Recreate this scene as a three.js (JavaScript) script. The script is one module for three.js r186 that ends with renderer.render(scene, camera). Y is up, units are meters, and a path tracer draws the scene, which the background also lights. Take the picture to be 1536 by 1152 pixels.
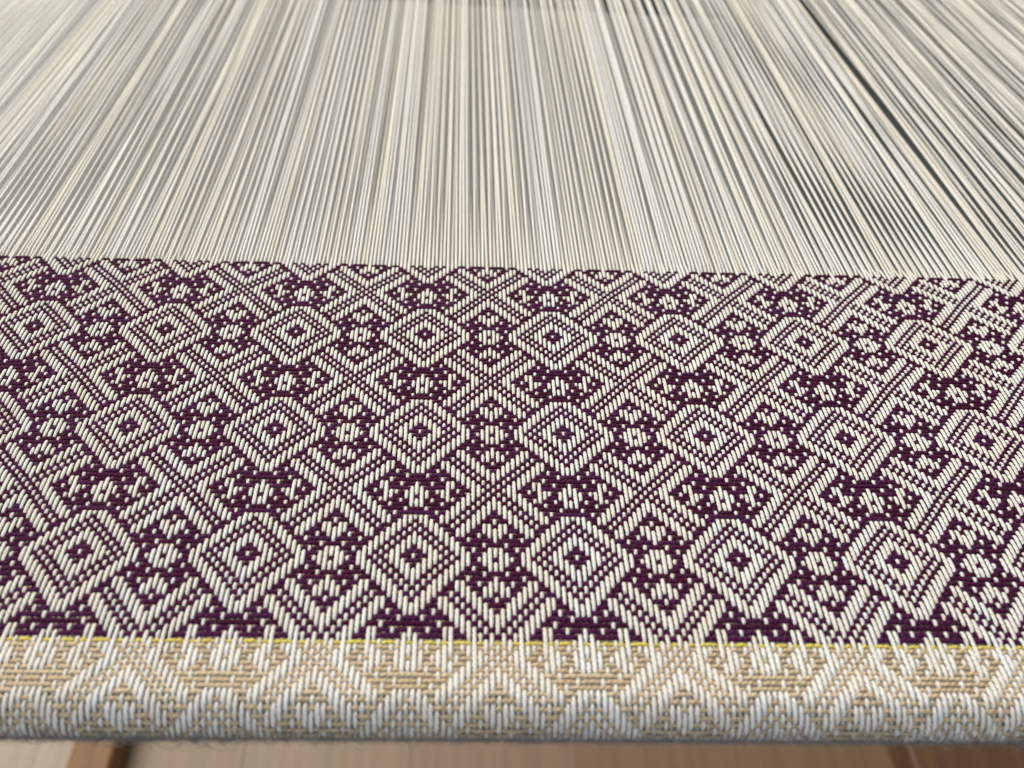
import * as THREE from 'three';
import { RoundedBoxGeometry } from 'three/addons/geometries/RoundedBoxGeometry.js';
import { RectAreaLightUniformsLib } from 'three/addons/lights/RectAreaLightUniformsLib.js';
RectAreaLightUniformsLib.init();

// ---------------------------------------------------------------- camera, light, exposure
const MM = 0.001;
const scene = new THREE.Scene();
const camera = new THREE.PerspectiveCamera(34.11, 4 / 3, 0.02, 20);
camera.rotation.order = 'YXZ';
camera.position.set(7.65 * MM, 194.95 * MM, 219.7 * MM);
camera.rotation.set(-0.58526, -0.05937, 0.05203);
camera.focus = 0.345;
camera.userData.fStop = 17;
scene.add(camera);
scene.background = new THREE.Color().setRGB(0.235, 0.25, 0.26);      // the even grey of the room
function windowLight(color, power, w, h, pos, target) {
  const l = new THREE.RectAreaLight(color, power, w, h);
  l.position.set(...pos); l.lookAt(...target); l.castShadow = true; scene.add(l);
}
windowLight(0xfffaf2, 13.2, 1.3, 1.0, [-0.75, 1.15, -1.15], [0, 0, -0.1]);      // window beyond the loom
windowLight(0xe4eeff, 5.0, 1.1, 0.9, [-0.55, 0.8, 1.35], [0, 0, 0.03]);      // cool window behind the viewer
const renderer = new THREE.WebGLRenderer({ antialias: true });
renderer.toneMapping = THREE.LinearToneMapping;
renderer.toneMappingExposure = 1.2;
renderer.shadowMap.enabled = true;

// ---------------------------------------------------------------- helpers
let seed = 20240611;
const rnd = () => { seed = (seed * 1664525 + 1013904223) >>> 0; return seed / 4294967296; };
const rs = () => rnd() * 2 - 1;
const hash = (a, b) => { let h = (Math.imul(a | 0, 374761393) + Math.imul(b | 0, 668265263)) | 0; h = Math.imul(h ^ (h >>> 13), 1274126177); return ((h ^ (h >>> 16)) >>> 0) / 4294967296; };
function noise1(x, s) { const i = Math.floor(x), f = x - i, t = f * f * (3 - 2 * f); return (hash(i, s) * (1 - t) + hash(i + 1, s) * t) * 2 - 1; }
function noise2(x, y, s) {
  const i = Math.floor(x), j = Math.floor(y), fx = x - i, fy = y - j, u = fx * fx * (3 - 2 * fx), v = fy * fy * (3 - 2 * fy);
  const h = (a, b) => hash(a + s * 131, b * 57 + s);
  return ((h(i, j) * (1 - u) + h(i + 1, j) * u) * (1 - v) + (h(i, j + 1) * (1 - u) + h(i + 1, j + 1) * u) * v) * 2 - 1;
}
const counts = {};
function numbered(n) { const k = counts[n] = (counts[n] ?? -1) + 1; return k ? `${n}_${String(k).padStart(3, '0')}` : n; }

// yarn relief: two plies twisted together, with fine fibres; and a pale fibre speckle for the colour
function dataTex(w, h, f, srgb) {
  const d = new Uint8Array(w * h * 4);
  for (let y = 0; y < h; y++) for (let x = 0; x < w; x++) { const c = f(x / w, y / h, x, y); for (let k = 0; k < 3; k++) d[(y * w + x) * 4 + k] = Math.max(0, Math.min(255, Math.round(c[k] * 255))); d[(y * w + x) * 4 + 3] = 255; }
  const t = new THREE.DataTexture(d, w, h); t.wrapS = t.wrapT = THREE.RepeatWrapping; t.magFilter = THREE.LinearFilter; t.minFilter = THREE.LinearMipmapLinearFilter; t.generateMipmaps = true;
  if (srgb) t.colorSpace = THREE.SRGBColorSpace; t.needsUpdate = true; return t;
}
const plyRelief = dataTex(64, 128, (u, v, x, y) => {
  const ply = Math.abs(Math.cos(Math.PI * (2 * u + 2 * v)));
  const fib = 0.5 + 0.5 * Math.sin(2 * Math.PI * (9 * u - 7 * v) + 2 * hash(x >> 1, y >> 2));
  const h = 0.72 * Math.pow(ply, 0.6) + 0.18 * fib + 0.10 * hash(x, y); return [h, h, h];
});
const fibreTint = dataTex(64, 256, (u, v, x, y) => {
  const a = 0.93 + 0.07 * hash(x >> 1, y >> 3) - (hash(x, y >> 2) > 0.97 ? 0.10 : 0); return [a, a * 0.995, a * 0.985];
}, true);
const roughTint = dataTex(64, 256, (u, v, x, y) => {
  const a = 0.80 + 0.20 * hash(x >> 1, y >> 3); return [a, a, a];
}, true);
function yarn(r, g, b, map, rough = 0.9, sheen = 0.25, spec = 0.5) {
  const m = new THREE.MeshPhysicalMaterial({ roughness: rough, map, bumpMap: plyRelief, bumpScale: 0.0004, sheen, sheenRoughness: 0.6, specularIntensity: spec });
  m.color.setRGB(r, g, b); m.sheenColor = new THREE.Color().setRGB(Math.min(1, r * 1.3), Math.min(1, g * 1.3), Math.min(1, b * 1.3)); return m;
}
const WARP = [yarn(.755, .725, .66, fibreTint), yarn(.74, .71, .645, fibreTint), yarn(.775, .755, .70, fibreTint), yarn(.745, .74, .72, fibreTint), yarn(.74, .69, .61, fibreTint), yarn(.75, .712, .65, fibreTint)];
const PURPLE = [yarn(.060, .0046, .032, roughTint, .9, .05, .2), yarn(.052, .0040, .026, roughTint, .9, .05, .2), yarn(.064, .0064, .047, roughTint, .9, .05, .25)];
const TAN = [yarn(.68, .515, .305, roughTint, .6, .1), yarn(.62, .465, .28, roughTint, .6, .1), yarn(.72, .56, .35, roughTint, .6, .1)];
const YELLOW = yarn(.92, .74, .13, roughTint, .7, .1);

// ---------------------------------------------------------------- the weave: which warp threads lie on top at which pick
// one quarter of the repeat: 16 ends by 16 picks, mirrored both ways (30 x 30)
const DRAFT = [
  [0, 3, 4, 5, 7, 9, 13, 14], [2, 3, 4, 6, 8, 9, 13, 14, 15], [1, 2, 3, 5, 7, 8, 9, 11, 14, 15], [0, 1, 2, 4, 6, 7, 8, 13],
  [0, 1, 3, 5, 6, 7, 10, 15], [0, 2, 4, 5, 6, 8, 9, 12, 14, 15], [1, 3, 4, 5, 8, 9, 10, 13, 14, 15], [0, 2, 3, 4, 7, 9, 10, 11, 13, 14],
  [1, 2, 3, 5, 6, 8, 10, 11, 12, 15], [0, 1, 2, 5, 6, 7, 9, 11, 12, 13], [0, 1, 4, 6, 7, 8, 10, 12, 13, 14], [2, 7, 8, 9, 11, 13, 14, 15],
  [0, 5, 8, 9, 10, 12, 14, 15], [0, 1, 3, 6, 7, 9, 10, 11, 13, 15], [0, 1, 2, 5, 6, 7, 10, 11, 12, 14], [1, 2, 4, 5, 6, 8, 11, 12, 13, 15],
].map(a => new Set(a));
const fold = n => { const m = ((n % 30) + 30) % 30; return Math.min(m, 30 - m); };
// the star between the diamonds is the one figure that is not alike upwards and downwards
const STAR = [[12, 13, 15, 16, 17], [12, 13, 14, 15, 16], [14, 15], [13, 17], [15], [12, 14, 15], [13, 14, 15, 16, 17], [13, 16, 17], [12, 15]].map(a => new Set(a));
const onTop = (end, pick, even = false) => {
  const k = fold(end), m = ((pick % 30) + 30) % 30;
  if (!even && k < 2 && m === 20) return true;
  return k < 9 && m > 11 && m < 18 && !even ? STAR[k].has(m) : DRAFT[k].has(fold(pick));
};

const E = 1.27, P = 1.644;                                   // millimetres between ends and between picks
const E0 = -186, E1 = 264;                                   // the warp ends that are built
const R_ROLL = 5.3, S_ROLL = 40.6, FELL = 86;
// picks from the fell towards the weaver: position s along the cloth, weave row, yarn
const picks = [];
for (let r = FELL; r >= -14; r--) { let s = -r * P; if (r < -3) s += 2.35 * Math.pow((-r - 3) / 11.5, 1.3); picks.push({ s, row: r, kind: 'purple' }); }
picks.push({ s: 27.1, row: -15, kind: 'yellow' });
{ let s = 28.5; for (let k = 0; k < 30; k++) { picks.push({ s, row: 17 - k, kind: 'tan' }); s += 1.58; } }
const bow = (end, p) => p.kind === 'purple' ? -0.35 * P * Math.cos(Math.PI * p.row / 15) * Math.cos(Math.PI * end / 15) * Math.min(1, Math.max(0, (p.row + 14) / 8), (FELL + 1 - p.row) / 4) : 0;
const OVER_YELLOW = new Set([1, 2, 5, 7, 11, 13, 14]);
const up = (e, p) => p.kind === 'yellow' ? OVER_YELLOW.has(fold(e)) : onTop(e, p.row, p.kind !== 'purple');
const S_END = picks[picks.length - 1].s + 2;

// the surface of the cloth: flat, then over the rounded front edge, then down
function surf(s, x, lift) {
  if (s <= S_ROLL) return [x, lift, s];
  const a = Math.min((s - S_ROLL) / R_ROLL, 2.75), rest = s - S_ROLL - a * R_ROLL, q = R_ROLL + lift;
  return [x, -R_ROLL + q * Math.cos(a) - rest * Math.sin(a), S_ROLL + q * Math.sin(a) + rest * Math.cos(a)];
}

// a tube through points pts (flat array, mm), cross section half-widths a (across) and b (normal), 'side' the vector across
function tube(pts, side, a, b, n, vScale, vOff, ends = false) {
  const m = pts.length / 3, pos = new Float32Array(m * (n + 1) * 3), nor = new Float32Array(m * (n + 1) * 3), uv = new Float32Array(m * (n + 1) * 2);
  const idx = new Uint32Array((m - 1) * n * 6); let len = 0, o = 0;
  for (let i = 0; i < m; i++) {
    const p = Math.max(0, i - 1) * 3, q = Math.min(m - 1, i + 1) * 3;
    let tx = pts[q] - pts[p], ty = pts[q + 1] - pts[p + 1], tz = pts[q + 2] - pts[p + 2]; const tl = Math.hypot(tx, ty, tz) || 1; tx /= tl; ty /= tl; tz /= tl;
    if (i) len += Math.hypot(pts[i * 3] - pts[i * 3 - 3], pts[i * 3 + 1] - pts[i * 3 - 2], pts[i * 3 + 2] - pts[i * 3 - 1]);
    let [sx, sy, sz] = typeof side === 'function' ? side(i) : side; const d = sx * tx + sy * ty + sz * tz; sx -= d * tx; sy -= d * ty; sz -= d * tz; const sl = Math.hypot(sx, sy, sz); sx /= sl; sy /= sl; sz /= sl;
    const nx = ty * sz - tz * sy, ny = tz * sx - tx * sz, nz = tx * sy - ty * sx;
    const ai = typeof a === 'function' ? a(i) : a, bi = typeof b === 'function' ? b(i) : b;
    for (let k = 0; k <= n; k++) {
      const t = k / n * Math.PI * 2, c = Math.cos(t), s = Math.sin(t), v = (i * (n + 1) + k);
      pos[v * 3] = (pts[i * 3] + ai * c * sx + bi * s * nx) * MM; pos[v * 3 + 1] = (pts[i * 3 + 1] + ai * c * sy + bi * s * ny) * MM; pos[v * 3 + 2] = (pts[i * 3 + 2] + ai * c * sz + bi * s * nz) * MM;
      let mx = c / ai * sx + s / bi * nx, my = c / ai * sy + s / bi * ny, mz = c / ai * sz + s / bi * nz; const ml = Math.hypot(mx, my, mz);
      nor[v * 3] = mx / ml; nor[v * 3 + 1] = my / ml; nor[v * 3 + 2] = mz / ml;
      uv[v * 2] = k / n; uv[v * 2 + 1] = len * vScale + vOff;
    }
    if (i) for (let k = 0; k < n; k++) { const A = (i - 1) * (n + 1) + k, B = A + n + 1; idx[o++] = A; idx[o++] = A + 1; idx[o++] = B; idx[o++] = B; idx[o++] = A + 1; idx[o++] = B + 1; }
  }
  return { pos, nor, uv, idx };
}
function geometry(list) {
  let nv = 0, ni = 0; for (const g of list) { nv += g.pos.length / 3; ni += g.idx.length; }
  const pos = new Float32Array(nv * 3), nor = new Float32Array(nv * 3), uv = new Float32Array(nv * 2), idx = new Uint32Array(ni); let v = 0, i = 0;
  for (const g of list) { pos.set(g.pos, v * 3); nor.set(g.nor, v * 3); uv.set(g.uv, v * 2); for (let k = 0; k < g.idx.length; k++) idx[i + k] = g.idx[k] + v; v += g.pos.length / 3; i += g.idx.length; }
  const b = new THREE.BufferGeometry(); b.setAttribute('position', new THREE.BufferAttribute(pos, 3)); b.setAttribute('normal', new THREE.BufferAttribute(nor, 3)); b.setAttribute('uv', new THREE.BufferAttribute(uv, 2)); b.setIndex(new THREE.BufferAttribute(idx, 1)); return b;
}
function add(name, geo, mat, parent) { const m = new THREE.Mesh(geo, mat); m.name = numbered(name); m.castShadow = m.receiveShadow = true; parent.add(m); return m; }
function thing(name, label, category) { const o = new THREE.Group(); o.name = numbered(name); o.userData = { label, category }; scene.add(o); return o; }

// ---------------------------------------------------------------- the cloth on its warp
const cloth = thing('woven_cloth', 'handwoven cloth of purple and white diamonds with its white warp stretched away behind', 'cloth');
const LIFT = 0.36;
const dent = e => Math.floor((e + 1000) / 2);
const endX = e => e * E + 0.05 * noise1(e * 0.7, 3);
function warpPath(e, fine) {
  const pts = [], ramp = t => t * t * (3 - 2 * t), d = dent(e), raised = (hash(e, 41) < 0.3 ? e + 1 : e) % 2 === 0;
  const x0 = endX(e);
  // beyond the fell: the thread runs on to the reed, pulled to its dent, lifted or lowered by the shed
  const xr = (d * 2 - 1000 + 0.5) * E + (e % 2 ? 0.5 : -0.5) * E * (0.72 + 0.25 * hash(e, 7)) + 0.22 * E * noise1(d * 0.43, 11) + 0.25 * E * rs();
  const slope = (raised ? 0.009 : -0.012) + 0.0012 * rs();
  const zf = -FELL * P - bow(e, picks[0]) - 1.0, far = -760;
  for (const z of [far, -640, -520, -430, -350, -290, -240, -205, -180, -165, -154, -148]) {
    const t = (zf - z) / (zf + 300), k = Math.min(1, t * 1.6);
    pts.push(x0 + (xr - x0) * ramp(Math.min(1, k)) + 0.05 * noise1(z * 0.03, e), Math.min(0, 0) + slope * (zf - z) * (1 - 0.0004 * (zf - z)) + (raised ? 0.25 : -0.25) + 0.08 * noise1(z * 0.02, e + 900), z);
  }
  const lat = i => 0.07 * noise1(i * 0.35, e + 50);
  let prev = raised ? 1 : -1;
  const w = new Array(pts.length / 3).fill(0.44); pts.w = w;
  for (let i = 0; i < picks.length; i++) {
    if (picks[i].kind === 'yellow') pts.bare = pts.length / 3;
    const p = picks[i], h = up(e, p) ? 1 : -1, nx = i + 1 < picks.length ? (up(e, picks[i + 1]) ? 1 : -1) : h;
    const s = p.s + bow(e, p), ds = i + 1 < picks.length ? picks[i + 1].s + bow(e, picks[i + 1]) - s : 1.6;
    const pv = i ? (up(e, picks[i - 1]) ? 1 : -1) : prev;
    const hm = h * (h === pv && h === nx ? 1.12 : (h !== pv && h !== nx ? 1.14 : (h > 0 ? 0.98 : 1)));     // long floats bow out a little
    pts.push(...surf(s, x0 + lat(i), LIFT * hm)); w.push(h < 0 ? 0.38 : h === pv && h === nx ? 0.50 : h !== pv && h !== nx ? 0.45 : 0.46);
    const n = !fine || h === nx ? 2 : 3;
    for (let k = 1; k < n; k++) { const t = k / n; pts.push(...surf(s + ds * t, x0 + lat(i + t), LIFT * (h + (nx - h) * ramp(h === nx ? t : t)) * (h === nx ? 1.1 : 1))); w.push(h < 0 && nx < 0 ? 0.38 : h > 0 && nx > 0 ? 0.49 : 0.40); }
  }
  return pts;
}
const X_AXIS = [1, 0, 0];
const warpMat = e => { const t = 0.5 + 0.5 * noise1(e * 0.21, 21), u = hash(e, 5); return WARP[t > 0.62 ? (u < .4 ? 2 : u < .7 ? 3 : 0) : t < 0.36 ? (u < .35 ? 4 : u < .7 ? 5 : 0) : Math.floor(u * 6)]; };
const rest = [];
for (let e = E0; e <= E1; e++) {
  const single = e >= -142 && e <= 157;                      // the 300 that show largest
  const path = warpPath(e, single);
  const g = tube(path, X_AXIS, k => (k > path.bare ? 1.13 : 1) * path.w[k] * (0.96 + 0.09 * hash(e, 31)) * (1 + 0.07 * noise1(k * 0.21, e + 4000)), k => 0.40 * (1 + 0.07 * noise1(k * 0.27, e + 5000)), single ? 6 : 4, 1 / 3.4, hash(e, 9));
  if (single) add('warp_thread', geometry([g]), warpMat(e), cloth); else rest.push(g);
}
{ const o = add('warp_thread', geometry(rest), WARP[0], cloth); o.userData.kind = 'stuff'; }

picks.forEach((p, i) => {
  const pts = [], sides = [], q = hash(i, 77);
  const half0 = p.kind === 'purple' ? 0.84 : p.kind === 'yellow' ? 0.42 : 0.56, thick = p.kind === 'purple' ? 0.35 : p.kind === 'yellow' ? 0.30 : 0.30;
  for (let e = E0; e <= E1; e++) {
    const fine = e >= -132 && e <= 147, h = up(e, p) ? -1 : 1, x = endX(e);
    const nx = e < E1 ? (up(e + 1, p) ? -1 : 1) : h, s = p.s + bow(e, p) + (i < 2 ? 0.42 : 0.10) * noise1(e * 0.16, i + 300);
    const flat = p.kind === 'tan' ? 0.85 : 1.0;
    pts.push(...surf(s, x, LIFT * flat * h + 0.05 * noise1(e * 0.45, i + 2500)));
    const a = p.s > S_ROLL ? Math.min((p.s - S_ROLL) / R_ROLL, 2.75) : 0; sides.push([0, -Math.sin(a), Math.cos(a)]);
    if (fine && e < E1) { const s2 = p.s + (bow(e, p) + bow(e + 1, p)) / 2 + 0.10 * noise1((e + .5) * 0.16, i + 300); pts.push(...surf(s2, x + E / 2, LIFT * flat * (h + nx) / 2 * (h === nx ? 1.15 : 1))); sides.push(sides[sides.length - 1]); }
  }
  const mat = p.kind === 'purple' ? PURPLE[Math.floor(q * 3)] : p.kind === 'yellow' ? YELLOW : TAN[Math.floor(q * 3)];
  const o = add('weft_thread', geometry([tube(pts, k => sides[k], k => half0 * (1 + 0.10 * noise1(k * 0.23, i + 900) + 0.05 * noise1(k * 0.9, i + 1900)), k => thick * (1 + 0.16 * noise1(k * 0.31, i + 1200)), 5, 1 / 2.6, q)]), mat, cloth);
  if (p.kind === 'yellow') o.userData.label = 'single yellow weft thread between the purple and the tan weaving';
});

// loose fibres standing off the yarn
{
  const list = [];
  const hair = (s, x, L, w) => {
    const pts = [], a = rnd() * 6.283, up = 0.25 + 0.75 * rnd(), c = rs() * 1.6; let lift = LIFT + 0.3, ds = 0, dx = 0;
    for (let k = 0; k < 4; k++) { pts.push(...surf(s + ds, x + dx, lift)); const b = a + c * k / 3; ds += Math.cos(b) * L / 3 * 0.8; dx += Math.sin(b) * L / 3 * 0.8; lift += L / 3 * up * (1 - 0.45 * k); }
    list.push(tube(pts, [0.6, 0.5, 0.62], k => w * (1 - 0.15 * k), k => w * (1 - 0.15 * k), 3, 1, 0));
  };
  for (let i = 0; i < 9000; i++) hair(-140 + 170 * rnd(), -120 + 270 * rnd(), 0.6 + 1.6 * rnd() * rnd(), 0.012);
  for (let i = 0; i < 18000; i++) hair(S_ROLL + R_ROLL * (1.1 + 1.55 * Math.sqrt(rnd())), -112 + 255 * rnd(), 0.7 + 2.9 * rnd() * rnd(), 0.030);
  for (let i = 0; i < 420; i++) hair(S_ROLL + R_ROLL * (2.0 + 0.6 * rnd()), i < 160 ? -75 + 40 * rnd() : -105 + 240 * rnd(), 2.5 + 4.0 * rnd(), 0.036);
  const o = add('loose_fibre', geometry(list), WARP[3], cloth); o.userData.kind = 'stuff';
}

// ---------------------------------------------------------------- wood: floor boards and loom parts, out of focus below
function woodTex(base, dark, sc, s) {
  return dataTex(128, 512, (u, v, x, y) => {
    const g = 0.5 + 0.5 * Math.sin(u * 40 + 4 * noise2(u * 5, v * 3, s) + 2 * noise2(u * 20, v * 4, s + 1)), f = 0.6 * g + 0.4 * hash(x, y >> 4);
    return [0, 1, 2].map(k => base[k] + (dark[k] - base[k]) * f * sc);
  }, true);
}
function wood(base, dark, rough, s, sc = 0.8) { return new THREE.MeshStandardMaterial({ map: woodTex(base, dark, sc, s), roughness: rough }); }
const floor = new THREE.Group(); floor.name = 'floor'; floor.userData = { kind: 'structure' }; scene.add(floor);
const FL = -650 * MM;
const boardWood = [wood([.57, .50, .41], [.49, .425, .345], .5, 1), wood([.49, .40, .30], [.43, .345, .25], .5, 2), wood([.46, .36, .25], [.40, .305, .205], .5, 3), wood([.51, .425, .32], [.45, .37, .27], .5, 4)];
const boardGeo = new RoundedBoxGeometry(0.1388, 0.02, 4.4, 2, 0.0005);
for (let i = 0; i < 20; i++) { const b = add('plank', boardGeo, boardWood[i < 8 ? (i % 3 ? 0 : 3) : i < 11 ? (i % 2 ? 3 : 1) : 2], floor); b.position.set(-1.34 + i * 0.139, FL - 0.01 - 0.0005 * hash(i, 8), -1.2); }
function bar(name, label, category, w, h, l, mat, x, y, z) { const o = add(name, new RoundedBoxGeometry(w, h, l, 3, 0.004), mat, scene); o.position.set(x, y, z); o.userData = { label, category }; return o; }
const darkWood = wood([.50, .34, .15], [.38, .25, .10], .6, 7), brownWood = wood([.40, .275, .145], [.32, .21, .10], .5, 8);
bar('loom_treadle', 'narrow dark brown wooden bar blurred below the left end of the cloth edge', 'treadle', .034, .04, .9, darkWood, -.270, FL + .02, -.60);
bar('loom_treadle', 'wide brown wooden bar blurred below the right end of the cloth edge', 'treadle', .14, .04, .9, brownWood, .46, FL + .02, -.60);

const paleBoard = wood([.53, .53, .51], [.46, .46, .44], .7, 11), gapShade = new THREE.MeshStandardMaterial({ roughness: 1 }); gapShade.color.setRGB(.060, .068, .064);
bar('loom_shelf', 'pale board glimpsed under the stretched white warp threads on the left', 'board', .78, .018, .41, paleBoard, -.22, -.058, -.40).rotation.y = -0.06;
bar('gap_shade_sheet', 'added dark grey green rug glimpsed between the warp threads on the right', 'sheet', 5, .012, 2.6, gapShade, 0, FL + .0065, -2.5);  // added dark sheet on the floor; its colour stands in for shade under the warp
renderer.render(scene, camera);
